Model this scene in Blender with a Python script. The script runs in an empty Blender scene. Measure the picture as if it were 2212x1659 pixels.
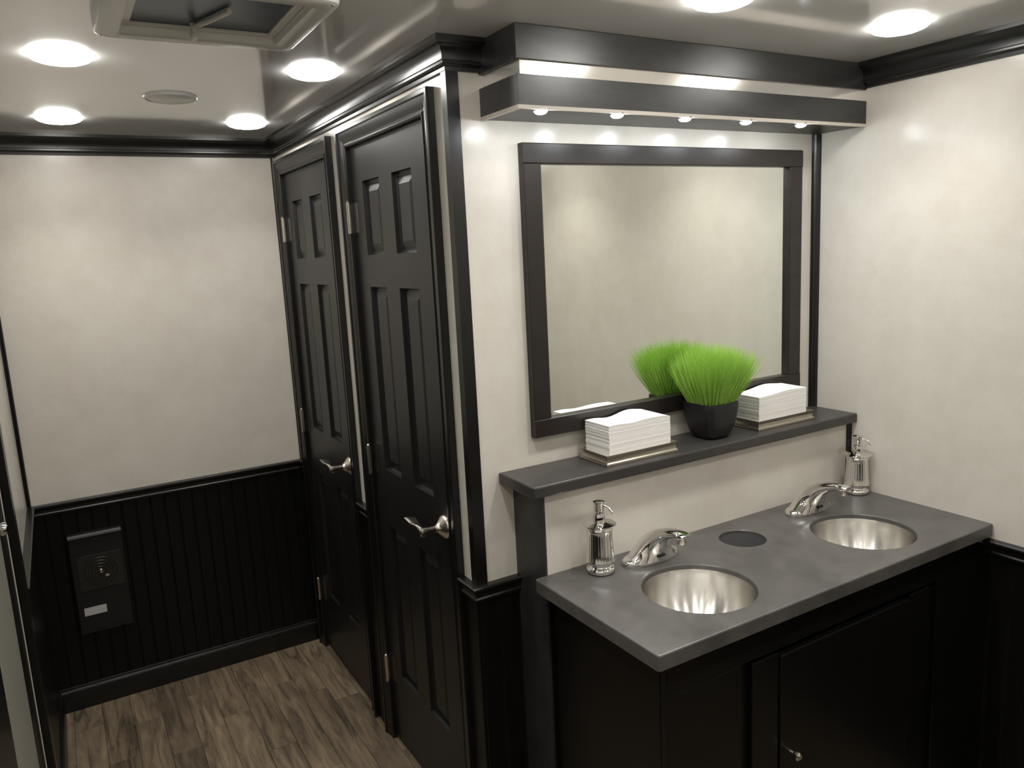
import bpy, bmesh, math, random
from mathutils import Vector, Matrix

random.seed(7)
sc = bpy.context.scene
COL = sc.collection
PI = math.pi

# ------------------------------------------------------------------ camera
CAM_POS = (-0.8356, -1.6617, 1.6571)
YAW, PITCH, ROLL, FPX = -0.5267, -0.1722, -0.0508, 1675.9
fw = Vector((-math.sin(YAW) * math.cos(PITCH), math.cos(YAW) * math.cos(PITCH), math.sin(PITCH)))
rt = fw.cross(Vector((0, 0, 1))).normalized()
up = rt.cross(fw)
r2 = rt * math.cos(ROLL) + up * math.sin(ROLL)
u2 = -rt * math.sin(ROLL) + up * math.cos(ROLL)
cam_data = bpy.data.cameras.new('camera')
cam = bpy.data.objects.new('camera', cam_data)
COL.objects.link(cam)
m3 = Matrix((r2, u2, -fw)).transposed()
cam.matrix_world = Matrix.Translation(CAM_POS) @ m3.to_4x4()
cam_data.sensor_fit = 'HORIZONTAL'
cam_data.sensor_width = 36.0
cam_data.lens = FPX * 36.0 / 2212.0
cam_data.clip_start = 0.01
sc.camera = cam

# ------------------------------------------------------------------ light levels
world = bpy.data.worlds.new('world')
sc.world = world
world.use_nodes = True
world.node_tree.nodes['Background'].inputs[0].default_value = (0.5, 0.55, 0.6, 1)
world.node_tree.nodes['Background'].inputs[1].default_value = 0.02
CEIL_EMIT = 33.0
BEAM_WATTS = 1.4          # downward beam of each ceiling light
BEAM_SPREAD = 110.0
LED_EMIT = 255.0
sc.view_settings.view_transform = 'Standard'
sc.view_settings.look = 'None'
sc.view_settings.gamma = 1.0
sc.view_settings.exposure = 0.0
sc.view_settings.use_curve_mapping = False

# ------------------------------------------------------------------ dimensions (metres)
H = 2.13          # ceiling
D = 1.582         # far wall  (y)
W = 1.266         # right wall (x)
XL = -1.012       # left wall (x)
YR = -2.45        # rear wall behind the camera
RAIL = 0.821      # top of the chair rail

# ------------------------------------------------------------------ materials
def mat(name, color, rough=0.5, metal=0.0, spec=0.5, mottle=0.0, mscale=8.0, bump=0.0, bscale=200.0,
        emit=None, stretch=None, coat=0.0, rvar=0.0, color2=None, aniso=0.0, randobj=0.0, sss=0.0):
    m = bpy.data.materials.new(name)
    m.use_nodes = True
    nt = m.node_tree
    N, L = nt.nodes, nt.links
    b = N['Principled BSDF']
    b.inputs['Base Color'].default_value = (*color, 1)
    b.inputs['Roughness'].default_value = rough
    b.inputs['Metallic'].default_value = metal
    b.inputs['Specular IOR Level'].default_value = spec
    b.inputs['Coat Weight'].default_value = coat
    b.inputs['Coat Roughness'].default_value = 0.08
    tc = N.new('ShaderNodeTexCoord')
    vec = tc.outputs['Object']
    if stretch:
        mp = N.new('ShaderNodeMapping')
        mp.inputs['Scale'].default_value = stretch
        L.new(vec, mp.inputs['Vector'])
        vec = mp.outputs['Vector']
    if mottle or color2:
        n = N.new('ShaderNodeTexNoise')
        n.inputs['Scale'].default_value = mscale
        n.inputs['Detail'].default_value = 6
        n.inputs['Roughness'].default_value = 0.65
        L.new(vec, n.inputs['Vector'])
        rp = N.new('ShaderNodeValToRGB')
        c2 = color2 or tuple(c * (1 - mottle) for c in color)
        rp.color_ramp.elements[0].position = 0.35
        rp.color_ramp.elements[1].position = 0.65
        rp.color_ramp.elements[0].color = (*c2, 1)
        rp.color_ramp.elements[1].color = (*color, 1)
        L.new(n.outputs['Fac'], rp.inputs['Fac'])
        out = rp.outputs['Color']
        if randobj:
            oi = N.new('ShaderNodeObjectInfo')
            mr = N.new('ShaderNodeMapRange')
            mr.inputs['To Min'].default_value = 1 - randobj
            mr.inputs['To Max'].default_value = 1 + randobj
            L.new(oi.outputs['Random'], mr.inputs['Value'])
            hs = N.new('ShaderNodeHueSaturation')
            L.new(mr.outputs['Result'], hs.inputs['Value'])
            L.new(out, hs.inputs['Color'])
            out = hs.outputs['Color']
        L.new(out, b.inputs['Base Color'])
        if rvar:
            mr2 = N.new('ShaderNodeMapRange')
            mr2.inputs['To Min'].default_value = rough - rvar
            mr2.inputs['To Max'].default_value = rough + rvar
            L.new(n.outputs['Fac'], mr2.inputs['Value'])
            L.new(mr2.outputs['Result'], b.inputs['Roughness'])
    if bump:
        n2 = N.new('ShaderNodeTexNoise')
        n2.inputs['Scale'].default_value = bscale
        n2.inputs['Detail'].default_value = 3
        L.new(vec, n2.inputs['Vector'])
        bp = N.new('ShaderNodeBump')
        bp.inputs['Strength'].default_value = bump
        bp.inputs['Distance'].default_value = 0.001
        L.new(n2.outputs['Fac'], bp.inputs['Height'])
        L.new(bp.outputs['Normal'], b.inputs['Normal'])
    if aniso:
        b.inputs['Anisotropic'].default_value = aniso
        b.inputs['Anisotropic Rotation'].default_value = 0.25
        tg = N.new('ShaderNodeTangent')
        tg.direction_type = 'RADIAL'
        tg.axis = 'Z'
        L.new(tg.outputs['Tangent'], b.inputs['Tangent'])
    if emit:
        b.inputs['Emission Color'].default_value = (*emit[0], 1)
        b.inputs['Emission Strength'].default_value = emit[1]
    return m

M = {}
M['wall'] = mat('beige_vinyl_wallcovering', (0.69, 0.655, 0.59), 0.23, color2=(0.645, 0.603, 0.535), mscale=9,
                bump=0.25, bscale=120, rvar=0.03, spec=0.32)
M['ceil'] = mat('glossy_white_ceiling_panel', (0.90, 0.89, 0.86), 0.11, spec=0.7, coat=1.0)
M['ceil'].node_tree.nodes['Principled BSDF'].inputs['Coat IOR'].default_value = 1.7
M['black'] = mat('black_stained_wood', (0.0042, 0.0041, 0.0038), 0.36, color2=(0.0030, 0.0029, 0.0027), mscale=6,
                 stretch=(9, 9, 1), bump=0.06, bscale=30, spec=0.32)
M['doorblack'] = mat('black_painted_door', (0.009, 0.0088, 0.0082), 0.40, color2=(0.007, 0.0068, 0.0064), mscale=6, stretch=(9, 9, 1), bump=0.05, bscale=30, spec=0.6)
M['blackh'] = mat('black_stained_moulding', (0.0055, 0.0053, 0.0050), 0.30, bump=0.012, bscale=40, spec=0.55)
M['fascia'] = mat('charcoal_laminate', (0.085, 0.085, 0.085), 0.36, metal=0.6, mottle=0.3, mscale=3, stretch=(1, 4, 4), spec=0.5)
M['espresso'] = mat('espresso_wood', (0.020, 0.0135, 0.011), 0.36, color2=(0.012, 0.010, 0.009), mscale=5,
                    stretch=(1, 8, 8), spec=0.5)
M['solid'] = mat('charcoal_solid_surface', (0.105, 0.099, 0.092), 0.34, color2=(0.066, 0.063, 0.059), mscale=11, rvar=0.06,
                 bump=0.05, bscale=300)
M['shelf'] = mat('charcoal_shelf_surface', (0.050, 0.047, 0.044), 0.36, color2=(0.038, 0.036, 0.034), mscale=9, rvar=0.05,
                 bump=0.05, bscale=300)
M['steel'] = mat('brushed_steel_bowl', (0.76, 0.74, 0.70), 0.25, metal=1.0, aniso=0.95)
M['chrome'] = mat('polished_chrome', (0.80, 0.79, 0.77), 0.05, metal=1.0)
M['chrome2'] = mat('fluted_chrome', (0.80, 0.79, 0.77), 0.15, metal=1.0)
M['nickel'] = mat('satin_nickel', (0.66, 0.62, 0.56), 0.24, metal=1.0)
M['bronze'] = mat('brushed_pewter', (0.50, 0.46, 0.39), 0.30, metal=1.0)
M['alu'] = mat('satin_aluminium_strip', (0.80, 0.76, 0.70), 0.17, metal=0.55)
M['rimstrip'] = mat('pale_edge_strip', (0.62, 0.57, 0.50), 0.4)
M['paper'] = mat('white_paper', (0.90, 0.88, 0.85), 0.9, spec=0.2)
M['white'] = mat('white_plastic', (0.74, 0.73, 0.69), 0.25)
M['lamp'] = mat('lit_lens', (1, 1, 1), 0.4, emit=((1.0, 0.98, 0.935), CEIL_EMIT))
M['led'] = mat('lit_led', (1, 1, 1), 0.4, emit=((0.92, 0.965, 1.0), LED_EMIT))
M['smoke'] = mat('smoked_vent_lid', (0.070, 0.100, 0.150), 0.3, mottle=0.5, mscale=4)
M['plastic'] = mat('black_plastic', (0.010, 0.010, 0.010), 0.35)
M['mesh'] = mat('dark_grille_plate', (0.018, 0.018, 0.016), 0.25)
M['sticker'] = mat('white_sticker', (0.55, 0.54, 0.53), 0.6)
M['pot'] = mat('black_ceramic_pot', (0.016, 0.016, 0.017), 0.40, bump=0.35, bscale=120, stretch=(6, 6, 0.35), mottle=0.5, mscale=60)
M['soil'] = mat('dark_soil', (0.010, 0.012, 0.006), 0.9)
M['grass'] = mat('artificial_grass', (0.52, 0.80, 0.16), 0.38, color2=(0.25, 0.47, 0.06), mscale=260, spec=0.35)
M['mirror'] = mat('mirror_silver', (0.88, 0.90, 0.85), 0.012, metal=1.0)
M['greydoor'] = mat('grey_door_panel', (0.26, 0.25, 0.21), 0.45)
M['underlay'] = mat('dark_underlay', (0.03, 0.025, 0.02), 0.8)
M['greycup'] = mat('grey_chute_liner', (0.13, 0.13, 0.135), 0.28)
M['dark'] = mat('sensor_black', (0.004, 0.004, 0.005), 0.15)

def plank_material():
    m = bpy.data.materials.new('brown_wood_plank')
    m.use_nodes = True
    nt = m.node_tree
    N, L = nt.nodes, nt.links
    b = N['Principled BSDF']
    tc = N.new('ShaderNodeTexCoord')
    oi = N.new('ShaderNodeObjectInfo')
    add = N.new('ShaderNodeVectorMath')
    add.operation = 'ADD'
    cmb = N.new('ShaderNodeCombineXYZ')
    ml = N.new('ShaderNodeMath'); ml.operation = 'MULTIPLY'; ml.inputs[1].default_value = 37.0
    L.new(oi.outputs['Random'], ml.inputs[0])
    for k in range(3):
        L.new(ml.outputs[0], cmb.inputs[k])
    L.new(tc.outputs['Object'], add.inputs[0]); L.new(cmb.outputs[0], add.inputs[1])
    mp = N.new('ShaderNodeMapping'); mp.inputs['Scale'].default_value = (26, 3.2, 8)
    L.new(add.outputs[0], mp.inputs['Vector'])
    n = N.new('ShaderNodeTexNoise')
    n.inputs['Scale'].default_value = 1.0; n.inputs['Detail'].default_value = 7
    n.inputs['Roughness'].default_value = 0.62; n.inputs['Distortion'].default_value = 1.3
    L.new(mp.outputs[0], n.inputs['Vector'])
    rp = N.new('ShaderNodeValToRGB')
    e = rp.color_ramp.elements
    e[0].position = 0.30; e[0].color = (0.042, 0.029, 0.018, 1)
    e[1].position = 0.72; e[1].color = (0.255, 0.190, 0.122, 1)
    L.new(n.outputs['Fac'], rp.inputs['Fac'])
    mr = N.new('ShaderNodeMapRange'); mr.inputs['To Min'].default_value = 0.70; mr.inputs['To Max'].default_value = 1.32
    L.new(oi.outputs['Random'], mr.inputs['Value'])
    hs = N.new('ShaderNodeHueSaturation')
    L.new(mr.outputs[0], hs.inputs['Value']); L.new(rp.outputs[0], hs.inputs['Color'])
    L.new(hs.outputs[0], b.inputs['Base Color'])
    b.inputs['Roughness'].default_value = 0.5
    bp = N.new('ShaderNodeBump'); bp.inputs['Strength'].default_value = 0.12; bp.inputs['Distance'].default_value = 0.001
    L.new(n.outputs['Fac'], bp.inputs['Height']); L.new(bp.outputs[0], b.inputs['Normal'])
    return m
M['plank'] = plank_material()

# ------------------------------------------------------------------ mesh helpers
def wloc(o):
    v = Vector((0, 0, 0))
    while o is not None:
        v = v + o.location
        o = o.parent
    return v

def setprops(o, label=None, cat=None, group=None, kind=None):
    if label: o['label'] = label
    if cat: o['category'] = cat
    if group: o['group'] = group
    if kind: o['kind'] = kind
    return o

def empty(name, loc, label=None, cat=None, group=None, kind=None, parent=None):
    o = bpy.data.objects.new(name, None)
    COL.objects.link(o)
    o.empty_display_size = 0.05
    o.parent = parent
    o.location = Vector(loc) - (wloc(parent) if parent else Vector((0, 0, 0)))
    return setprops(o, label, cat, group, kind)

class MB:
    """collects shapes in world coordinates; build() links them as ONE mesh object"""
    def __init__(s):
        s.v = []; s.f = []
    def add(s, vs, fs):
        o = len(s.v)
        s.v += [tuple(p) for p in vs]
        s.f += [tuple(i + o for i in f) for f in fs]
        return s
    def box(s, x0, x1, y0, y1, z0, z1, ch=0.0):
        if x0 > x1: x0, x1 = x1, x0
        if y0 > y1: y0, y1 = y1, y0
        if z0 > z1: z0, z1 = z1, z0
        if not ch:
            vs = [(x, y, z) for z in (z0, z1) for x, y in ((x0, y0), (x1, y0), (x1, y1), (x0, y1))]
            return s.add(vs, [(3, 2, 1, 0), (4, 5, 6, 7), (0, 1, 5, 4), (1, 2, 6, 5), (2, 3, 7, 6), (3, 0, 4, 7)])
        bm = bmesh.new()
        bmesh.ops.create_cube(bm, size=1)
        for v in bm.verts:
            v.co = Vector(((x0 + x1) / 2 + v.co.x * (x1 - x0), (y0 + y1) / 2 + v.co.y * (y1 - y0), (z0 + z1) / 2 + v.co.z * (z1 - z0)))
        bmesh.ops.bevel(bm, geom=bm.edges[:], offset=ch, segments=2, affect='EDGES', profile=0.5)
        bm.verts.index_update()
        s.add([v.co[:] for v in bm.verts], [[v.index for v in f.verts] for f in bm.faces])
        bm.free()
        return s
    def loft(s, rings, cap0=True, cap1=True):
        n = len(rings[0])
        vs = [p for r in rings for p in r]
        fs = []
        for i in range(len(rings) - 1):
            for j in range(n):
                k = (j + 1) % n
                fs.append((i * n + j, i * n + k, (i + 1) * n + k, (i + 1) * n + j))
        if cap0: fs.append(tuple(range(n - 1, -1, -1)))
        if cap1: fs.append(tuple((len(rings) - 1) * n + j for j in range(n)))
        return s.add(vs, fs)
    def lathe(s, c, prof, n=32, cap0=True, cap1=True, axis='z'):
        rings = []
        for r, h in prof:
            ring = []
            for k in range(n):
                a = 2 * PI * k / n
                if axis == 'z': ring.append((c[0] + r * math.cos(a), c[1] + r * math.sin(a), c[2] + h))
                elif axis == '-x': ring.append((c[0] - h, c[1] + r * math.cos(a), c[2] + r * math.sin(a)))
                elif axis == '-y': ring.append((c[0] + r * math.cos(a), c[1] - h, c[2] + r * math.sin(a)))
                elif axis == 'x': ring.append((c[0] + h, c[1] + r * math.cos(a), c[2] + r * math.sin(a)))
            rings.append(ring)
        return s.loft(rings, cap0, cap1)
    def tube(s, pts, rad, n=12):
        rings = []
        P = [Vector(p) for p in pts]
        for i, p in enumerate(P):
            t = (P[min(i + 1, len(P) - 1)] - P[max(i - 1, 0)]).normalized()
            a = t.orthogonal().normalized() if i == 0 else (a - t * a.dot(t)).normalized()
            b = t.cross(a)
            r = rad[i] if isinstance(rad, (list, tuple)) else rad
            rings.append([p + (a * math.cos(2 * PI * k / n) + b * math.sin(2 * PI * k / n)) * r for k in range(n)])
        return s.loft(rings)
    def build(s, name, m, parent=None, smooth=False, kind=None, origin=None):
        off = wloc(parent) if parent else Vector((0, 0, 0))
        org = Vector(origin) if origin else off
        me = bpy.data.meshes.new(name)
        me.from_pydata([tuple(Vector(p) - org) for p in s.v], [], s.f)
        me.update()
        bm = bmesh.new(); bm.from_mesh(me)
        bmesh.ops.recalc_face_normals(bm, faces=bm.faces[:])
        bm.to_mesh(me); bm.free()
        me.materials.append(M[m] if isinstance(m, str) else m)
        if smooth:
            me.polygons.foreach_set('use_smooth', [True] * len(me.polygons))
            try:
                me.set_sharp_from_angle(angle=math.radians(38 if smooth is True else smooth))
            except Exception:
                pass
        o = bpy.data.objects.new(name, me)
        COL.objects.link(o)
        o.parent = parent
        o.location = org - off
        if kind: o['kind'] = kind
        return o

def copy_tree(o, parent=None):
    c = o.copy()
    COL.objects.link(c)
    c.parent = parent
    for ch in list(o.children):
        copy_tree(ch, c)
    return c

def structure(mb, name, m, parent=None, **kw):
    o = mb.build(name, m, parent, **kw)
    if parent is None: o['kind'] = 'structure'
    return o

# ------------------------------------------------------------------ floor with planks
floor = structure(MB().box(XL - .03, W + .03, YR - .03, D + .03, -0.03, -0.004), 'floor', 'underlay')
setprops(floor, 'brown wood plank floor running toward the far wall')
PW, PL = 0.0957, 0.62
known = {0: 1.238, -1: 1.048, -2: 1.155, -3: 1.295, -4: 1.50, -5: 1.18, -6: 1.415, -7: 1.05, -8: 1.33, -9: 1.12, -10: 1.40}
pmesh = {}
for row in range(-11, 14):
    x0 = -0.012 + row * PW
    x1 = x0 + PW
    xa, xb = max(x0, XL), min(x1, W)
    if xb - xa < 0.01: continue
    e = known.get(row, 1.0 + random.random() * 0.6)
    ys = [D]
    y = e
    while y > YR:
        ys.append(y); y -= PL + (0.0 if row in known else 0.0)
    ys.append(YR)
    for a, b in zip(ys[1:], ys[:-1]):
        if b - a < 0.01: continue
        key = (round(xb - xa, 4), round(b - a, 4))
        cx, cy = (xa + xb) / 2, (a + b) / 2
        if key in pmesh:
            o = pmesh[key].copy(); COL.objects.link(o); o.parent = floor; o.location = (cx, cy, 0)
        else:
            g = 0.0006
            o = MB().box(xa + g, xb - g, a + g, b - g, -0.004, 0.0, ch=0.0006).build('plank', 'plank', floor, origin=(cx, cy, 0))
            pmesh[key] = o

# ------------------------------------------------------------------ ceiling (hole for the roof vent)
VX0, VX1, VY0, VY1 = -0.672, -0.352, -0.225, 0.070
cm = MB()
cm.box(XL - .03, VX0, YR - .03, D + .03, H, H + .03)
cm.box(VX1, W + .03, YR - .03, D + .03, H, H + .03)
cm.box(VX0, VX1, YR - .03, VY0, H, H + .03)
cm.box(VX0, VX1, VY1, D + .03, H, H + .03)
structure(cm, 'ceiling', 'ceil')['label'] = 'glossy white ceiling with round downlights'

# ------------------------------------------------------------------ walls
T = 0.03
wall_far = structure(MB().box(XL - T, T, D, D + T, 0, H), 'wall_far', 'wall')
wall_left = structure(MB().box(XL - T, XL, YR - T, -0.46, 0, H).box(XL - T, XL, 0.655, D, 0, H).box(XL - T, XL, -0.46, 0.655, 2.0, H), 'wall_left', 'wall')
wall_right = structure(MB().box(W, W + T, YR - T, T, 0, H), 'wall_right', 'wall')
wall_rear = structure(MB().box(XL, W, YR - T, YR, 0, H), 'wall_rear', 'wall')
wall_vanity = structure(MB().box(0, W, 0, T, 0, H), 'wall_vanity', 'wall')
# stall wall: strips round the two door openings
DOOR_Y = [0.072, 0.851]
DW, CW = 0.683, 0.057
sm = MB()
edges = [T, DOOR_Y[0] + CW - .004, DOOR_Y[0] + DW - CW + .004, DOOR_Y[1] + CW - .004, DOOR_Y[1] + DW - CW + .004, D]
for a, b in ((0, 1), (2, 3), (4, 5)):
    sm.box(0, T, edges[a], edges[b], 0, H)
for a, b in ((1, 2), (3, 4)):
    sm.box(0, T, edges[a], edges[b], 1.99, H)
wall_stall = structure(sm, 'wall_stall', 'wall')
# ledge bump-out behind the sinks
LX, LY, SH = 0.124, -0.139, 1.073
wall_ledge = structure(MB().box(LX, W, LY, 0, .8301, SH), 'wall_ledge', 'wall')
wall_ledge['label'] = 'beige backsplash ledge wall between countertop and shelf'
lb_ = structure(MB().box(LX, W, LY, 0, 0, .83), 'trim_ledge_base', 'black')
lb_['label'] = 'black lower part of the ledge wall behind the cabinet'
lp = structure(MB().box(LX - .006, LX, LY, 0, 0, SH), 'trim_ledge_end', 'fascia')
lp['label'] = 'charcoal end panel below the open end of the shelf'

# ------------------------------------------------------------------ wainscot boards
BT, BP = 0.006, 0.05
def boards(wall, axis, fixed, a, b, sgn, z1=RAIL - 0.02):
    """axis: along which the boards are set out; fixed: wall plane; sgn: direction into the room"""
    n = max(1, round((b - a) / BP)); w = (b - a) / n
    first = None
    for i in range(n):
        p0 = a + i * w; p1 = p0 + w; c = (p0 + p1) / 2
        org = (c, fixed, 0) if axis == 'x' else (fixed, c, 0)
        if first is None:
            mb = MB()
            prof = [(-w / 2, 0), (-w / 2, BT - .0018), (-w / 2 + .0018, BT), (w / 2 - .0060, BT), (w / 2 - .0050, BT - .0008), (w / 2 - .0040, BT), (w / 2 - .0018, BT), (w / 2, BT - .0018), (w / 2, 0)]
            rings = []
            for z in (0.0, z1):
                if axis == 'x': rings.append([(c + q, fixed + sgn * d, z) for q, d in prof])
                else: rings.append([(fixed + sgn * d, c + q, z) for q, d in prof])
            first = mb.loft(rings).build('wainscot_board', 'black', wall, origin=org)
        else:
            o = first.copy(); COL.objects.link(o); o.parent = wall; o.location = org
boards(wall_far, 'x', D, XL, 0.0, -1)
boards(wall_stall, 'y', 0.0, 0.0, DOOR_Y[0], -1)
boards(wall_stall, 'y', 0.0, DOOR_Y[0] + DW, DOOR_Y[1], -1)
boards(wall_stall, 'y', 0.0, DOOR_Y[1] + DW, D, -1)
boards(wall_vanity, 'x', 0.0, 0.0, LX - .006, -1)
boards(wall_right, 'y', W, YR, -0.14, -1)
boards(wall_left, 'y', XL, 0.715, D, 1)
boards(wall_left, 'y', XL, YR, -0.525, 1)
boards(wall_rear, 'x', YR, XL, W, 1)

# ------------------------------------------------------------------ mouldings swept round the room
def sweep(pts, prof, z, m, labels, ends=(None, None)):
    """pts: plan path with the room on its RIGHT side... offset direction = right of travel; one object per run"""
    n = len(pts)
    dirs = [(Vector(pts[i + 1]) - Vector(pts[i])).normalized() for i in range(n - 1)]
    nor = [Vector((d.y, -d.x)) for d in dirs]
    out = []
    for i in range(n - 1):
        rings = []
        for k, e in ((i, 0), (i + 1, 1)):
            P = Vector(pts[k])
            if (k == 0) or (k == n - 1):
                mv = nor[i]
            else:
                mv = (nor[k - 1] + nor[k]) / (1 + nor[k - 1].dot(nor[k]))
            rings.append([(P.x + mv.x * d, P.y + mv.y * d, z + h) for d, h in prof])
        o = MB().loft(rings).build('trim_%d' % sweep.n, m, None, smooth=30)
        sweep.n += 1
        o['kind'] = 'structure'
        o['label'] = labels
        out.append(o)
    return out
sweep.n = 1
cove = [(0.0185 + 0.0165 * (1 - math.cos(t * PI / 2)), -0.047 + 0.031 * math.sin(t * PI / 2)) for t in [i / 6 for i in range(7)]]
CROWN = [(0, -0.068), (0.007, -0.068), (0.008, -0.060), (0.013, -0.058), (0.0165, -0.054), (0.0165, -0.049)] + cove + [(0.037, -0.0145), (0.042, -0.010), (0.042, 0), (0, 0)]
# room outline, travelled so that the room lies to the right of the path
# start at valance end on vanity wall -> outer corner -> far corner -> left far corner -> left rear -> rear right -> valance at right wall
sweep([(W, -0.172), (W, YR), (XL, YR), (XL, D), (0, D), (0, 0), (0.082, 0)], CROWN, H, 'blackh', 'black crown moulding below the ceiling')
RP = [(0, 0), (0.019, 0), (0.023, -0.003), (0.0235, -0.008), (0.020, -0.013), (0.014, -0.019), (0.0125, -0.030), (0.0150, -0.034), (0.0150, -0.039), (0.011, -0.044), (0, -0.044)]
for path in ([(XL, 0.72), (XL, D), (0, D), (0, DOOR_Y[1] + DW)], [(0, DOOR_Y[1]), (0, DOOR_Y[0] + DW)],
             [(0, DOOR_Y[0]), (0, 0), (LX - .006, 0)], [(W, -0.575), (W, YR), (XL, YR), (XL, -0.53)]):
    sweep(path, RP, RAIL, 'blackh', 'black chair rail on top of the wainscot')
BBP = [(0, 0), (0.019, 0), (0.019, 0.070), (0.017, 0.078), (0.0125, 0.085), (0.0125, 0.092), (0.006, 0.095), (0, 0.095)]
def base(name, path):
    global sweep
    k = sweep.n
    os_ = sweep(path, BBP, 0, 'blackh', 'black baseboard along the floor')
    sweep.n = k
    for o in os_: o.name = name
base('baseboard_far', [(XL, D), (0, D)])
base('baseboard_left', [(XL, 0.72), (XL, D - .02)])
base('baseboard_rear', [(W, YR), (XL, YR)])
base('baseboard_right', [(W, -0.57), (W, YR + .02)])
base('baseboard_corner', [(0, 0.07), (0, 0), (LX - .006, 0)])

def trimbox(mb, label, m='blackh', smooth=False):
    o = mb.build('trim_%d' % sweep.n, m, None, smooth=smooth); sweep.n += 1
    o['kind'] = 'structure'; o['label'] = label
    return o
# outside corner post
trimbox(MB().loft([[(-.006, .020, z), (-.006, -.006, z), (.026, -.006, z), (.026, 0, z), (0, 0, z), (0, .020, z)] for z in (RAIL, H - .068)]),
        'black corner post between stall doors and mirror')
def quarter(cx, cy, sx, sy, r, z0, z1, label):
    ring = [(0, 0)] + [(r * math.cos(a), r * math.sin(a)) for a in [i * PI / 12 for i in range(7)]]
    trimbox(MB().loft([[(cx + sx * a, cy + sy * b, z) for a, b in ring] for z in (z0, z1)]), label, smooth=True)
quarter(0, D, -1, -1, .014, RAIL, H - .068, 'black corner bead beside the far stall door')
quarter(XL, D, 1, -1, .014, RAIL, H - .068, 'black corner bead at the far left corner')
quarter(W, 0, -1, -1, .020, 1.102, 1.957, 'black corner bead right of the mirror')
quarter(W, LY, -1, -1, .012, 0.864, SH, 'black corner bead below the shelf')

# ------------------------------------------------------------------ stall doors
def nested_panel(y0, y1, z0, z1, xf):
    """raised panel: moulding slopes in, flat, bevel back out, centre field"""
    steps = [(0, xf), (.0015, xf + .012), (.006, xf + .0145), (.011, xf + .0145), (.033, xf + .007)]
    rings = [[(x, y0 + i, z0 + i), (x, y1 - i, z0 + i), (x, y1 - i, z1 - i), (x, y0 + i, z1 - i)] for i, x in steps]
    return MB().loft(rings, cap0=False, cap1=True)

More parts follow.
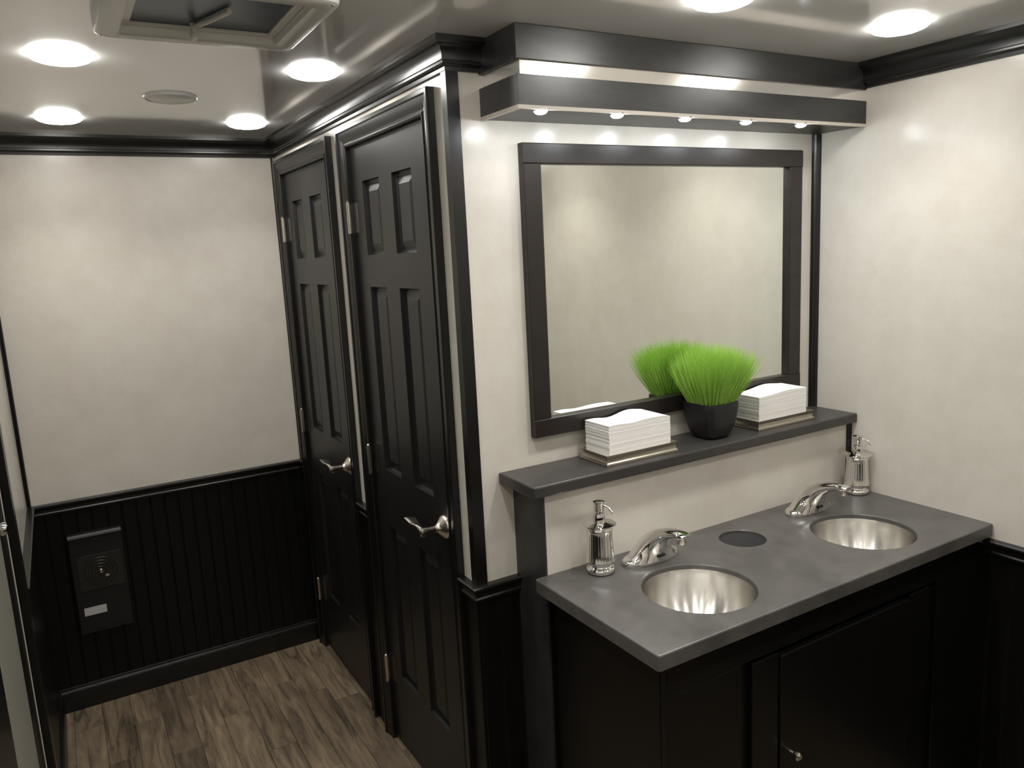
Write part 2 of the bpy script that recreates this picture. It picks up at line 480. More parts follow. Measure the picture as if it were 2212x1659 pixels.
PY = [(0.173, 0.308), (0.403, 0.538)]
PZ = [(0.267, 0.800), (0.990, 1.565), (1.660, 1.878)]
def make_door(y0):
    root = empty('door_1', (0, y0, 0), kind='structure')
    XF = 0.004
    ys = [.0585, .173, .308, .403, .538, DW - .0585]
    zs = [.010, .267, .800, .990, 1.565, 1.660, 1.878, 1.983]
    ys = [y0 + y for y in ys]
    mb = MB()
    for i in range(5):
        for j in range(7):
            if i in (1, 3) and j in (1, 3, 5): continue
            mb.add([(XF, ys[i], zs[j]), (XF, ys[i + 1], zs[j]), (XF, ys[i + 1], zs[j + 1]), (XF, ys[i], zs[j + 1])], [(0, 1, 2, 3)])
    a, b, c, d = ys[0], ys[-1], zs[0], zs[-1]
    mb.add([(XF, a, c), (XF, b, c), (XF, b, d), (XF, a, d), (.034, a, c), (.034, b, c), (.034, b, d), (.034, a, d)],
           [(0, 4, 5, 1), (1, 5, 6, 2), (2, 6, 7, 3), (3, 7, 4, 0), (4, 7, 6, 5)])
    o = mb.build('slab', 'doorblack', root)
    bm = bmesh.new(); bm.from_mesh(o.data); bmesh.ops.remove_doubles(bm, verts=bm.verts[:], dist=1e-5); bmesh.ops.recalc_face_normals(bm, faces=bm.faces[:]); bm.to_mesh(o.data); bm.free()
    for py in PY:
        for pz in PZ:
            nested_panel(y0 + py[0], y0 + py[1], pz[0], pz[1], XF).build('panel', 'doorblack', root)
    # casing: three mitred lengths
    cp = [(0, 0), (0, .019), (.002, .021), (.011, .021), (.014, .017), (.018, .0165), (.030, .015), (.038, .011), (.046, .0105), (.049, .013), (.053, .013), (.057, .009), (.057, -.004), (.056, -.004), (.056, 0)]
    ZT = 2.042
    def pt(side, w, d, z): return (-d, y0 + (w if side == 0 else DW - w), z)
    for side in (0, 1):
        MB().loft([[pt(side, w, d, 0.0) for w, d in cp], [pt(side, w, d, ZT - w) for w, d in cp]]).build('casing', 'blackh', root, smooth=25)
    MB().loft([[pt(0, w, d, ZT - w) for w, d in cp], [pt(1, w, d, ZT - w) for w, d in cp]]).build('casing', 'blackh', root, smooth=25)
    # hinges
    yh = y0 + DW - .0585
    for zc in (1.775, 1.005, 0.268):
        h = MB().lathe((-.0145, yh + .001, zc - .047), [(.0065, 0), (.0065, .094)], 14).build('hinge', 'nickel', root, smooth=True)
        MB().box(-.010, .0035, yh + .0025, yh + .0045, zc - .045, zc + .045).box(.0018, .0039, yh - .024, yh - .001, zc - .045, zc + .045).build('hinge_leaf', 'nickel', h)
        MB().lathe((-.0145, yh + .001, zc + .047), [(.0045, 0), (.0050, .003), (.002, .006)], 12).build('hinge_pin', 'nickel', h, smooth=True)
    # lever handle
    hy, hz = y0 + .110, .922
    ro = MB().lathe((XF, hy, hz), [(.033, 0), (.033, .004), (.030, .008), (.019, .017), (.015, .022), (.0125, .026), (.0125, .029)], 28, axis='-x').build('handle_rose', 'nickel', root, smooth=True)
    MB().lathe((XF - .028, hy, hz), [(.0095, 0), (.0095, .024), (.0115, .030), (.0115, .046), (.008, .049)], 20, axis='-x').build('handle_stem', 'nickel', ro, smooth=True)
    rings = []
    for t in [i / 8 for i in range(9)]:
        yy = hy - .008 + t * .082
        hw = .0110 + .0065 * t           # half width of the paddle
        th = .0095 - .0068 * t
        ang = min(1.0, t * 1.5) * 1.35                   # twists toward flat
        xc = XF - .067 - .004 * t
        zc = hz - .002 + .022 * t
        ring = []
        for k in range(14):
            a = 2 * PI * k / 14
            p, q = th * math.cos(a), hw * math.sin(a)
            ring.append((xc + p * math.cos(ang) - q * math.sin(ang), yy, zc + p * math.sin(ang) + q * math.cos(ang)))
        rings.append(ring)
    MB().loft(rings).build('lever', 'nickel', ro, smooth=True)
    return root
door1 = make_door(DOOR_Y[0])
door1['label'] = 'black six-panel stall door next to the mirror corner post'
door2 = copy_tree(door1)
door2.name = 'door_2'
door2.location = (0, DOOR_Y[1], 0)
door2['label'] = 'black six-panel stall door next to the far wall'

# ------------------------------------------------------------------ entry door in the left wall
door3 = empty('door_3', (XL, 0.1, 0), kind='structure', label='black entry door with grey inset panel in the left wall')
def ly(name, x0, x1, y0, y1, z0, z1, m, ch=.002):
    return MB().box(x0, x1, y0, y1, z0, z1, ch).build(name, m, door3)
ly('casing', XL, XL + .020, .655, .715, 0, 2.05, 'blackh')
ly('casing', XL, XL + .020, -.52, -.46, 0, 2.05, 'blackh')
ly('casing', XL, XL + .020, -.46, .655, 1.99, 2.05, 'blackh')
ly('stile', XL - .025, XL - .002, .500, .652, .01, 1.985, 'blackh')
ly('stile', XL - .025, XL - .002, -.457, .060, .01, 1.985, 'blackh')
ly('rail', XL - .025, XL - .002, .060, .500, 1.80, 1.985, 'blackh')
ly('rail', XL - .025, XL - .002, .060, .500, .01, .14, 'blackh')
ly('inset_panel', XL - .022, XL - .004, .060, .500, .14, 1.80, 'greydoor', 0)
kn = MB().lathe((XL - .004, .355, 1.098), [(.020, 0), (.020, .003), (.009, .005), (.009, .011), (.014, .015), (.016, .021), (.013, .027), (.006, .029)], 24, axis='x').build('door_knob', 'chrome', door3, smooth=True)

# ------------------------------------------------------------------ mirror
mir = empty('wall_mirror', (.678, 0, 1.177), 'rectangular wall mirror with dark brown wooden frame above the shelf', 'mirror')
X0, X1, Z0, Z1 = .1795, 1.178, 1.177, 1.907
i0, i1, j0, j1 = .231, 1.124, 1.224, 1.858
FY = -.023
def frame_piece(quad_o, quad_i):
    (a, b), (c, d) = quad_o, quad_i
    ring = lambda P, Q: [(P[0], -.001, P[1]), (P[0], FY + .002, P[1]), (P[0] + (Q[0] - P[0]) * .04, FY, P[1] + (Q[1] - P[1]) * .04), (P[0] + (Q[0] - P[0]) * .95, FY, P[1] + (Q[1] - P[1]) * .95), (Q[0], FY + .002, Q[1]), (Q[0], -.001, Q[1])]
    MB().loft([ring(a, c), ring(b, d)]).build('frame_piece', 'espresso', mir)
frame_piece(((X0, Z1), (X1, Z1)), ((X0, j1), (X1, j1)))
frame_piece(((X0, Z0), (X1, Z0)), ((X0, j0), (X1, j0)))
frame_piece(((X0, Z0 + .0475), (X0, Z1 - .0495)), ((i0, Z0 + .0475), (i0, Z1 - .0495)))
frame_piece(((X1, Z0 + .0475), (X1, Z1 - .0495)), ((i1, Z0 + .0475), (i1, Z1 - .0495)))
MB().box(i0 - .005, i1 + .005, -.008, -.002, j0 - .005, j1 + .005).build('mirror_glass', 'mirror', mir)

# ------------------------------------------------------------------ light valance above the mirror
val = empty('light_valance', (.082, -.08, 1.955), 'charcoal light box with five small lights above the mirror', 'light')
VF = -.171
MB().box(.082, W, VF, -.0005, 2.058, H - .0005, .001).build('upper_fascia', 'fascia', val)
MB().box(.094, W, VF + .007, -.0005, 2.026, 2.0585).build('metal_strip', 'alu', val)
MB().box(.082, W, VF, -.0005, 1.963, 2.027, .001).build('lower_fascia', 'fascia', val)
MB().box(.082, W, VF, VF + .005, 1.955, 1.9635).box(.082, .090, VF + .005, -.001, 1.955, 1.9635).build('edge_strip', 'rimstrip', val)
MB().box(.090, W, VF + .005, -.001, 1.9580, 1.9635).build('bottom_panel', 'espresso', val)
for k in range(5):
    x = .149 + k * .2135
    p = MB().lathe((x, -.156, 1.9580), [(.0170, 0), (.0170, -.0030), (.0160, -.0040), (.0150, -.0040), (.0150, -.0020)], 24, cap1=False).build('light_bezel', 'nickel', val, smooth=True)
    MB().lathe((x, -.156, 1.9575), [(.0148, 0), (.0148, -.0045), (.0125, -.0075), (.008, -.0095), (.002, -.0103)], 20).build('light_lens', 'led', p, smooth=True)

# ------------------------------------------------------------------ shelf
shelf = MB().box(.077, W, -.169, 0, SH, 1.102, .004).build('ledge_shelf', 'shelf', None, origin=(.67, -.085, SH))
setprops(shelf, 'long charcoal shelf running below the mirror', 'shelf')

# ------------------------------------------------------------------ countertop with holes
SINKS = [(.366, -.408), (.957, -.412)]
SR, HR = .131, .0610
HOLE = (.670, -.257)
CX0, CY0, CZ0, CZ1 = .086, -.589, .830, .864
def countertop():
    bm = bmesh.new()
    def rect(x0, x1, y0, y1, r, z):
        pts = []
        for cx, cy, a0 in ((x1 - r, y1 - r, 0), (x0 + r, y1 - r, 90), (x0 + r, y0 + r, 180), (x1 - r, y0 + r, 270)):
            for k in range(4):
                a = math.radians(a0 + k * 30)
                pts.append((cx + r * math.cos(a), cy + r * math.sin(a), z))
        return pts
    def circ(c, r, z, n=56):
        return [(c[0] + r * math.cos(2 * PI * k / n), c[1] + r * math.sin(2 * PI * k / n), z) for k in range(n)]
    def loops(rings):
        R = [[bm.verts.new(p) for p in ring] for ring in rings]
        for A, B in zip(R[:-1], R[1:]):
            n = len(A)
            for i in range(n):
                bm.faces.new((A[i], A[(i + 1) % n], B[(i + 1) % n], B[i]))
        return R[0], R[-1]
    g = .0035
    tops, bots = [], []
    def both(rings):
        a, b = loops(rings); tops.append(a); bots.append(b)
    both([rect(CX0 + g, W - g, CY0 + g, LY - g, .004, CZ1), rect(CX0 + g * .3, W - g * .3, CY0 + g * .3, LY - g * .3, .006, CZ1 - g * .3), rect(CX0, W, CY0, LY, .007, CZ1 - g), rect(CX0, W, CY0, LY, .007, CZ0)])
    for c, r in ((SINKS[0], SR), (SINKS[1], SR), (HOLE, HR)):
        both([circ(c, r + .002, CZ1), circ(c, r, CZ1 - .002), circ(c, r, CZ0)])
    for group in (tops, bots):
        es = []
        for lp_ in group:
            n = len(lp_)
            for i in range(n):
                e = bm.edges.get((lp_[i], lp_[(i + 1) % n])) or bm.edges.new((lp_[i], lp_[(i + 1) % n]))
                es.append(e)
        bmesh.ops.triangle_fill(bm, use_beauty=True, use_dissolve=False, edges=es)
    bmesh.ops.recalc_face_normals(bm, faces=bm.faces[:])
    org = Vector((.67, -.36, CZ0))
    for v in bm.verts: v.co -= org
    me = bpy.data.meshes.new('vanity_countertop'); bm.to_mesh(me); bm.free()
    me.materials.append(M['solid'])
    o = bpy.data.objects.new('vanity_countertop', me); COL.objects.link(o); o.location = org
    return o
ct = countertop()
setprops(ct, 'charcoal countertop with two round sink cutouts and a waste hole', 'countertop')

# ------------------------------------------------------------------ sinks
def make_sink(c):
    root = empty('sink_bowl', (c[0], c[1], CZ0 - .13), cat='sink', group='round steel sinks in the countertop')
    prof = []
    R, dep = .1304, .135
    for i in range(15):
        t = i / 14 * PI / 2
        prof.append((R * math.cos(t) ** 0.75 if i < 14 else .026, CZ1 - .013 - dep * math.sin(t)))
    prof = [(r, z) for r, z in prof if r >= .026]
    outer = [(r + .0015, z - .0015) for r, z in prof[::-1]]
    mb = MB()
    mb.lathe((c[0], c[1], 0), [(.1306, CZ1 - .0135), (.1306, CZ1 - .0125)] + prof + [(.026, prof[-1][1] - .002)], 72, cap0=False, cap1=False)
    mb.build('bowl', 'steel', root, smooth=60)
    zb = prof[-1][1]
    dr = MB().lathe((c[0], c[1], zb - .03), [(.0235, 0), (.0235, .026), (.0275, .0315), (.0265, .0330), (.020, .0315), (.019, .024)], 32, cap0=True, cap1=True).build('drain', 'chrome', root, smooth=True)
    MB().lathe((c[0], c[1], zb - .0055), [(.014, 0), (.014, .006), (.010, .008)], 24).build('stopper', 'chrome', dr, smooth=True)
    return root
s1 = make_sink(SINKS[0])
s1['label'] = 'round steel sink bowl near the open end of the counter'
s2 = copy_tree(s1); s2.location = (SINKS[1][0], SINKS[1][1], CZ0 - .13)
s2['label'] = 'round steel sink bowl beside the right wall'

# waste chute
wc = MB().lathe((HOLE[0], HOLE[1], 0), [(HR - .0003, CZ1 - .011), (HR - .0015, CZ1 - .010), (HR - .003, CZ0 - .16), (HR - .001, CZ0 - .16), (HR - .0003, CZ1 - .012)], 44, cap0=False, cap1=False)
wc.add([(HOLE[0] + (HR - .002) * math.cos(2 * PI * k / 44), HOLE[1] + (HR - .002) * math.sin(2 * PI * k / 44), CZ0 - .158) for k in range(44)], [tuple(range(44))])
wco = wc.build('waste_chute', 'greycup', None, smooth=True, origin=(HOLE[0], HOLE[1], CZ0 - .16))
setprops(wco, 'grey waste chute sleeve in the round hole between the sinks', 'waste chute')

# ------------------------------------------------------------------ vanity cabinet
cab = empty('vanity_cabinet', (.70, -.35, 0), 'black wooden vanity cabinet under the charcoal countertop', 'cabinet')
CF = -.555
def cb(name, x0, x1, y0, y1, z0, z1, m='black', ch=.0015, parent=None):
    return MB().box(x0, x1, y0, y1, z0, z1, ch).build(name, m, parent or cab)
cb('side_panel', .134, .152, CF + .020, LY - .001, .0, .829)
cb('end_panel', W - .026, W - .008, CF + .020, LY - .001, .0, .829)
cb('bottom_panel', .152, W - .018, CF + .02, LY - .001, .06, .078)
cb('top_rail', .134, W - .008, CF, CF + .019, .742, .829)
cb('front_panel', .134, .349, CF, CF + .019, .0, .7415)
cb('front_panel', 1.075, W - .008, CF, CF + .019, .0, .7415)
cb('stile', .382, .466, CF, CF + .019, .0, .732)
cb('stile', .958, 1.042, CF, CF + .019, .0, .732)
cb('recess_strip', .3495, .3815, CF + .014, CF + .019, .0, .7415, ch=0)
cb('recess_strip', 1.0425, 1.0745, CF + .014, CF + .019, .0, .7415, ch=0)
cb('toe_rail', .466, .958, CF + .002, CF + .019, .0, .09)
dr = MB().box(.470, .954, CF - .004, CF + .013, .094, .726, .003).build('cabinet_door', 'black', cab)
rg = []
for i, y in ((0, CF - .0042), (.006, CF + .002), (.020, CF + .002), (.045, CF - .0035)):
    rg.append([(.535 + i, y, .160 + i), (.889 - i, y, .160 + i), (.889 - i, y, .660 - i), (.535 + i, y, .660 - i)])
MB().lathe((.504, CF - .004, .474), [(.0055, 0), (.0045, .010), (.0065, .013), (.0105, .018), (.0105, .024), (.006, .028)], 20, axis='-y').build('knob', 'nickel', dr, smooth=True)

# ------------------------------------------------------------------ faucets
def make_faucet(c):
    x, y = c
    z = CZ1
    root = empty('sensor_faucet', (x, y, z), cat='faucet', group='chrome sensor faucets on the countertop')
    def oval(a, b, zz, n=40, e=2.4, yo=0.0):
        out = []
        for k in range(n):
            t = 2 * PI * k / n
            ct_, st = math.cos(t), math.sin(t)
            out.append((x + a * math.copysign(abs(ct_) ** (2 / e), ct_), y + yo + b * math.copysign(abs(st) ** (2 / e), st), zz))
        return out
    MB().loft([oval(.084, .0345, z), oval(.085, .0355, z + .004), oval(.084, .035, z + .012), oval(.079, .032, z + .0165), oval(.068, .028, z + .0185)]).build('base_plate', 'chrome', root, smooth=50)
    st = [(.034, .010, -.040, .010, .0770), (.033, .020, -.040, .018, .0690), (.027, .042, -.041, .028, .0520), (.016, .061, -.044, .040, .0390),
          (-.004, .078, -.052, .053, .0305), (-.032, .092, -.064, .068, .0255), (-.064, .102, -.085, .081, .0210), (-.098, .107, -.107, .089, .0195), (-.124, .107, -.125, .091, .0180), (-.133, .103, -.133, .094, .0130)]
    rings = []
    for ty, tz, by, bz, w in st:
        ring = []
        for k in range(28):
            t = 2 * PI * k / 28
            c_, s_ = math.cos(t), math.sin(t)
            u = math.copysign(abs(c_) ** .9, c_)          # -1 bottom .. 1 top
            vv = math.copysign(abs(s_) ** .9, s_)
            yy = (ty + by) / 2 + (ty - by) / 2 * u
            zz = (tz + bz) / 2 + (tz - bz) / 2 * u
            ring.append((x + w * vv, y + yy, z + zz))
        rings.append(ring)
    sp = MB().loft(rings).build('spout', 'chrome', root, smooth=50)
    MB().lathe((x, y - .114, z + .077), [(.0100, 0), (.0112, .002), (.0112, .016)], 22).build('aerator', 'nickel', sp, smooth=True)
    MB().box(x - .013, x + .013, y - .0440, y - .034, z + .0200, z + .0275, .003).build('sensor_window', 'dark', sp)
    return root
f1 = make_faucet((.385, -.217))
f1['label'] = 'chrome sensor faucet behind the sink at the open end'
f2 = copy_tree(f1); f2.location = (.975, -.222, CZ1)
f2['label'] = 'chrome sensor faucet behind the sink by the right wall'

# ------------------------------------------------------------------ soap dispensers
def make_dispenser(c):
    x, y = c
    z = CZ1
    root = empty('soap_dispenser', (x, y, z), cat='soap dispenser', group='chrome soap dispensers on the countertop')
    MB().lathe((x, y, z), [(.030, 0), (.0345, .003), (.0355, .009), (.0330, .014), (.0280, .017), (.0265, .020), (.0275, .024)], 40).build('foot', 'chrome', root, smooth=50)
    # fluted body
    prof = [(.0285, .024), (.0350, .0265), (.0365, .030), (.0360, .033), (.0348, .036), (.0332, .055), (.0318, .078), (.0308, .098), (.0308, .106), (.0322, .109), (.0322, .1125), (.0305, .1145), (.0300, .117)]
    rings = []
    n = 128
    for r, h in prof:
        fl = .00035 if .036 <= h <= .106 else 0
        rings.append([(x + (r + fl * math.cos(32 * 2 * PI * k / n)) * math.cos(2 * PI * k / n), y + (r + fl * math.cos(32 * 2 * PI * k / n)) * math.sin(2 * PI * k / n), z + h) for k in range(n)])
    MB().loft(rings).build('body', 'chrome2', root, smooth=50)
    MB().lathe((x, y, z), [(.0300, .117), (.0400, .1205), (.0415, .1225), (.0405, .1240), (.020, .1280), (.0145, .1300)], 44).build('collar', 'chrome', root, smooth=35)
    p = MB().lathe((x, y, z), [(.0140, .129), (.0150, .132), (.0150, .144), (.0125, .150), (.0080, .152), (.0075, .156), (.0120, .156), (.0128, .158), (.0128, .174), (.0145, .177), (.0145, .180), (.0095, .182)], 32).build('pump', 'chrome', root, smooth=40)
    a = math.radians(-62)
    dx, dy = math.cos(a), math.sin(a)
    pts = [(x + dx * t, y + dy * t, z + h) for t, h in ((.010, .171), (.018, .170), (.027, .166), (.034, .159), (.037, .155))]
    MB().tube(pts, [.0030, .0030, .0030, .0032, .0032], 12).build('nozzle', 'chrome', p, smooth=50)
    return root
d1 = make_dispenser((.240, -.200))
d1['label'] = 'chrome soap dispenser at the open end of the counter'
d2 = copy_tree(d1); d2.location = (1.220, -.205, CZ1)
d2['label'] = 'chrome soap dispenser in the corner by the right wall'

# ------------------------------------------------------------------ napkin trays and napkins
def make_tray(x0, x1, y0, y1, label):
    z = 1.102
    cx, cy = (x0 + x1) / 2, (y0 + y1) / 2
    root = empty('napkin_tray', (cx, cy, z), label, 'tray', 'pewter napkin trays on the shelf')
    hx, hy = (x1 - x0) / 2, (y1 - y0) / 2
    def rr(i, h): return [(cx - hx + i, cy - hy + i, z + h), (cx + hx - i, cy - hy + i, z + h), (cx + hx - i, cy + hy - i, z + h), (cx - hx + i, cy + hy - i, z + h)]
    MB().loft([rr(.001, 0), rr(0, .002), rr(.0005, .0065), rr(.0035, .009), rr(.0042, .012)]).build('base', 'bronze', root)
    MB().loft([rr(.0042, .0115), rr(.0045, .018), rr(.003, .0235), rr(.0005, .028), rr(.002, .0283), rr(.005, .0235), rr(.0065, .0125)], cap0=False, cap1=True).build('rim', 'bronze', root)
    return root
make_tray(.313, .551, -.143, -.025, 'pewter napkin tray between the shelf end and the grass pot')
make_tray(.868, 1.110, -.133, -.020, 'pewter napkin tray between the grass pot and the right wall')

def napkin_stack(x0, x1, y0, y1, n, zt, wave, label, toplabel, group):
    zb = 1.1155
    th = (zt - zb) / n
    for k in range(n):
        f = (k + 1) / n
        jx, jy = random.uniform(-.0010, .0010), random.uniform(-.0002, .0002)
        a0, a1, b0, b1 = x0 + jx + random.uniform(-.0008, .0008), x1 + jx, y0 + jy, y1 + jy
        nx = 14
        z0 = zb + k * th
        rings = []
        def wz(u, v, ff): return wave(u, v) * ff ** 7
        gap = 0.0
        for i in range(nx + 1):
            u = i / nx
            x = a0 + (a1 - a0) * u
            ring = []
            for v, side in ((0, 0), (0, .5), (0, 1), (.5, 1), (1, 1), (1, .5), (1, 0), (.5, 0)):
                bulge = (-.0002 if v == 0 else .0002) if side == .5 else 0.0
                y = b0 + (b1 - b0) * v + bulge
                ff = (k + side) / n
                ring.append((x, y, zb + (zt - zb) * ff + (gap if side == 0 else (-gap if side == 1 else 0)) + wz(u, v, ff)))
            rings.append(ring)
        o = MB().loft(rings).build('paper_napkin', 'paper', None, smooth=30, origin=((x0 + x1) / 2, (y0 + y1) / 2, z0))
        setprops(o, toplabel if k == n - 1 else label, 'napkin', group)
w1 = lambda u, v: .0075 * (math.exp(-((u - .70) / .20) ** 2) * (0.25 + .75 * v) - .55 * math.exp(-((u - .36) / .16) ** 2) * (.4 + .6 * v) + .20 * math.exp(-((u - .15) / .12) ** 2)) - .004 * (u > .98)
napkin_stack(.329, .533, -.133, -.032, 24, 1.2040, w1, 'white folded paper napkin within the stack near the shelf end',
             'topmost wavy white paper napkin on the stack near the shelf end', 'napkins on the tray near the shelf end')
w2 = lambda u, v: .010 * (math.exp(-((u - .62) / .30) ** 2) * (.5 + .5 * v) + .35 * u - .25)
napkin_stack(.880, 1.083, -.124, -.030, 24, 1.2010, w2, 'white folded paper napkin within the stack near the right wall',
             'topmost white paper napkin on the stack near the right wall', 'napkins on the tray near the right wall')

# ------------------------------------------------------------------ potted grass
pg = empty('potted_grass', (.730, -.082, 1.102), 'green artificial grass in a square black pot on the shelf', 'potted plant')
px, py, pz = .730, -.0815, 1.102
def sq(h, z, e=6.0, n=48):
    out = []
    for k in range(n):
        t = 2 * PI * (k + .5) / n
        c_, s_ = math.cos(t), math.sin(t)
        out.append((px + h * math.copysign(abs(c_) ** (2 / e), c_), py + h * math.copysign(abs(s_) ** (2 / e), s_), pz + z))
    return out
MB().loft([sq(.034, 0, 3.2), sq(.040, .003, 3.4), sq(.0465, .013, 4.0), sq(.0530, .033, 4.6), sq(.0575, .058, 5.5), sq(.0592, .084, 7.0), sq(.0597, .101, 7.5), sq(.0592, .103, 7.5), sq(.0552, .103, 7.5), sq(.0542, .100, 7.5), sq(.0525, .085, 7)], cap1=False).build('pot', 'pot', pg, smooth=45)
MB().loft([sq(.0515, .078, 7), sq(.0524, .085, 7)]).build('soil', 'soil', pg)
gm = MB()
rg_ = random.Random(3)
for k in range(3400):
    while True:
        u, v = rg_.uniform(-1, 1), rg_.uniform(-1, 1)
        if abs(u) ** 4 + abs(v) ** 4 <= 1: break
    bx, by = px + u * .046, py + v * .046
    rr_ = math.hypot(u, v)
    hgt = (.190 - .026 * rr_ * rr_) * rg_.uniform(.80, 1.03)
    k1 = rg_.uniform(.80, 1.08)
    tx, ty = u * .077 * k1 + rg_.uniform(-.010, .010), v * .077 * k1 + rg_.uniform(-.010, .010)
    b0 = Vector((bx, by, pz + .083))
    tip = b0 + Vector((tx, ty, hgt))
    if tip.y > -.030: tip.y = -.030 - rg_.uniform(0, .02)
    mid = b0.lerp(tip, .5) + Vector((tx * .03, ty * .03, .0))
    a = rg_.uniform(0, PI)
    w = Vector((math.cos(a), math.sin(a), 0)) * rg_.uniform(.0006, .0011)
    q1 = b0.lerp(mid, .5) ; q2 = mid.lerp(tip, .55)
    gm.add([b0 - w, b0 + w, mid - w * .9, mid + w * .9, q2 - w * .6, q2 + w * .6, tip], [(0, 1, 3, 2), (2, 3, 5, 4), (4, 5, 6)])
go = gm.build('grass_blades', 'grass', pg, smooth=True)
go['kind'] = 'stuff'

# ------------------------------------------------------------------ ceiling lights
def make_light(x, y):
    root = empty('ceiling_light', (x, y, H), cat='ceiling light', group='round downlights in the white ceiling')
    MB().lathe((x, y, H), [(.0665, 0.0), (.0650, -.0060), (.058, -.0115), (.046, -.0160), (.028, -.0190), (.006, -.0200)], 40).build('lens', 'lamp', root, smooth=50)
    ld = bpy.data.lights.new('downlight_beam', 'AREA')
    ld.shape = 'DISK'; ld.size = .10; ld.energy = BEAM_WATTS; ld.spread = math.radians(BEAM_SPREAD); ld.color = (1.0, 0.98, 0.935)
    lo = bpy.data.objects.new('downlight_beam', ld); COL.objects.link(lo); lo.parent = root; lo.location = (0, 0, -.0215)
    return root
L_SPOTS = [((-.750, .395), 'lit round downlight between the roof vent and the left wall'),
           ((-.185, .385), 'lit round downlight between the roof vent and the nearer stall door'),
           ((-.745, 1.205), 'lit round downlight close to the far wall and left wall'),
           ((-.182, 1.185), 'lit round downlight close to the far stall door'),
           ((.390, -.465), 'lit round downlight above the first sink'),
           ((.957, -.472), 'lit round downlight above the sink by the right wall')]
HID = [(x, y) for y in (-1.30,) for x in (-.75, -.185, .39, .957)] + [(-.75, -.465), (-.185, -.465)] + [(x, -2.1) for x in (-.75, .957)]
lt0 = make_light(*L_SPOTS[0][0]); lt0['label'] = L_SPOTS[0][1]
for (xy, lb) in L_SPOTS[1:]:
    o = copy_tree(lt0); o.location = (*xy, H); o['label'] = lb
for xy in HID:
    o = copy_tree(lt0); o.location = (*xy, H)
    o['label'] = 'lit round downlight in the ceiling behind the photographed area'

# round ceiling speaker / vent disc
sp = empty('ceiling_disc', (-.472, .812, H), 'round white unlit ceiling cover between the four downlights', 'ceiling cover')
MB().lathe((-.472, .812, H), [(.0720, 0), (.0715, -.004), (.0680, -.007), (.0640, -.0065), (.0625, -.0035)], 48, cap1=False).build('rim', 'white', sp, smooth=50)
MB().lathe((-.472, .812, H), [(.0622, -.0005), (.0622, -.0045), (.052, -.0095), (.034, -.0135), (.012, -.0150)], 44).build('dome', 'white', sp, smooth=50)

# ------------------------------------------------------------------ roof vent
rv = empty('roof_vent', (-.512, -.0775, H), 'square white roof vent with smoked lid and crank in the ceiling', 'roof vent')
def rrect(x0, x1, y0, y1, r, z, n=6):
    pts = []
    for cx, cy, a0 in ((x1 - r, y1 - r, 0), (x0 + r, y1 - r, 90), (x0 + r, y0 + r, 180), (x1 - r, y0 + r, 270)):
        for k in range(n):
            a = math.radians(a0 + k * 90 / (n - 1))
            pts.append((cx + r * math.cos(a), cy + r * math.sin(a), z))
    return pts
ox0, ox1, oy0, oy1 = -.703, -.321, -.255, .108
def R_(i, z, r): return rrect(ox0 + i, ox1 - i, oy0 + i, oy1 - i, r, z)
MB().loft([R_(0, H, .030), R_(0, H - .020, .030), R_(.002, H - .027, .028), R_(.007, H - .030, .024), R_(.040, H - .030, .012), R_(.043, H - .028, .010), R_(.045, H - .022, .008), R_(.047, H - .012, .006), R_(.047, H + .001, .006), R_(.030, H + .001, .006)], cap0=False, cap1=False).build('frame', 'white', rv, smooth=35)
MB().loft([R_(.0475, H - .0150, .006), R_(.060, H - .0150, .006), R_(.061, H - .0140, .006), R_(.061, H - .010, .006), R_(.0475, H - .010, .006)], cap0=False, cap1=False).build('screen_frame', 'white', rv)
MB().box(ox0 + .0485, ox1 - .0485, oy0 + .0485, oy1 - .0485, H - .0095, H - .002).build('lid', 'smoke', rv)
hx, hy = -.530, .030
cr = MB().tube([(hx, hy, H - .0095), (hx, hy, H - .030)], .0055, 12).build('crank_shaft', 'white', rv, smooth=True)
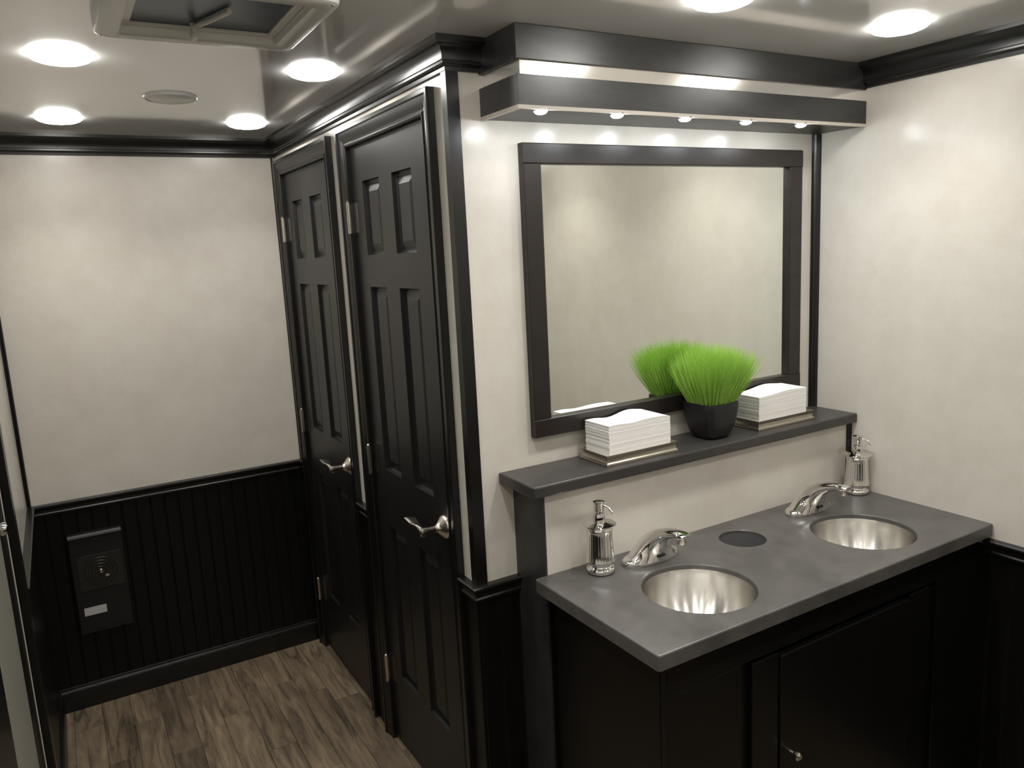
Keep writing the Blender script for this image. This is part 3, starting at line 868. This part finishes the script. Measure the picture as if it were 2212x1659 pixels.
MB().tube([(hx, hy, H - .016), (hx + .02, hy - .05, H - .016), (hx + .045, hy - .125, H - .016)], .005, 10).build('crank_arm', 'white', cr, smooth=True)
MB().lathe((hx, hy, H - .040), [(.004, 0), (.0075, .003), (.0075, .012), (.005, .014)], 16).build('crank_knob', 'white', cr, smooth=True)
for sx in (ox0 + .016, ox1 - .016):
    for sy in (oy0 + .016, oy1 - .016):
        MB().lathe((sx, sy, H - .0295), [(.0038, 0), (.0034, -.0016), (.001, -.0020)], 12).build('screw', 'nickel', rv, smooth=True)

# ------------------------------------------------------------------ wall heater on the far wall
ht = empty('wall_heater', (-.813, D - BT, .30), 'black wall heater with round fan grille and white sticker', 'heater')
hy0 = D - BT - .0005
a0, a1, b0, b1 = -.905, -.722, .300, .692
MB().box(a0, a1, hy0 - .030, hy0, b0, b1, .004).build('housing', 'plastic', ht)
MB().box(a0 + .001, a1 - .001, hy0 - .038, hy0 - .0302, b1 - .014, b1 - .001, .003).build('top_lip', 'greycup', ht)
gp = MB().box(a0 + .020, a1 - .012, hy0 - .0325, hy0 - .0302, .470, .605, .0006).build('grille_plate', 'mesh', ht)
gc = ((a0 + a1) / 2 + .004, .5375)
for rad in (.018, .030, .042, .054):
    n = 40
    pts = [(gc[0] + rad * math.cos(2 * PI * k / n), hy0 - .0335, gc[1] + rad * math.sin(2 * PI * k / n)) for k in range(n + 1)]
    MB().tube(pts, .0012, 6).build('grille_ring', 'plastic', gp, smooth=True)
MB().lathe((gc[0], hy0 - .0325, gc[1]), [(.009, 0), (.008, .004), (.004, .006)], 20, axis='-y').build('grille_hub', 'nickel', gp, smooth=True)
MB().box(gc[0] + .012, gc[0] + .026, hy0 - .0350, hy0 - .0322, gc[1] - .026, gc[1] - .018, .001).build('control_knob', 'nickel', gp)
MB().box(a0 + .022, a0 + .097, hy0 - .0310, hy0 - .0298, .372, .403).build('sticker', 'sticker', ht)
MB().box(a0 + .010, a1 - .010, hy0 - .0320, hy0 - .0300, .318, .322).build('lower_bead', 'plastic', ht)
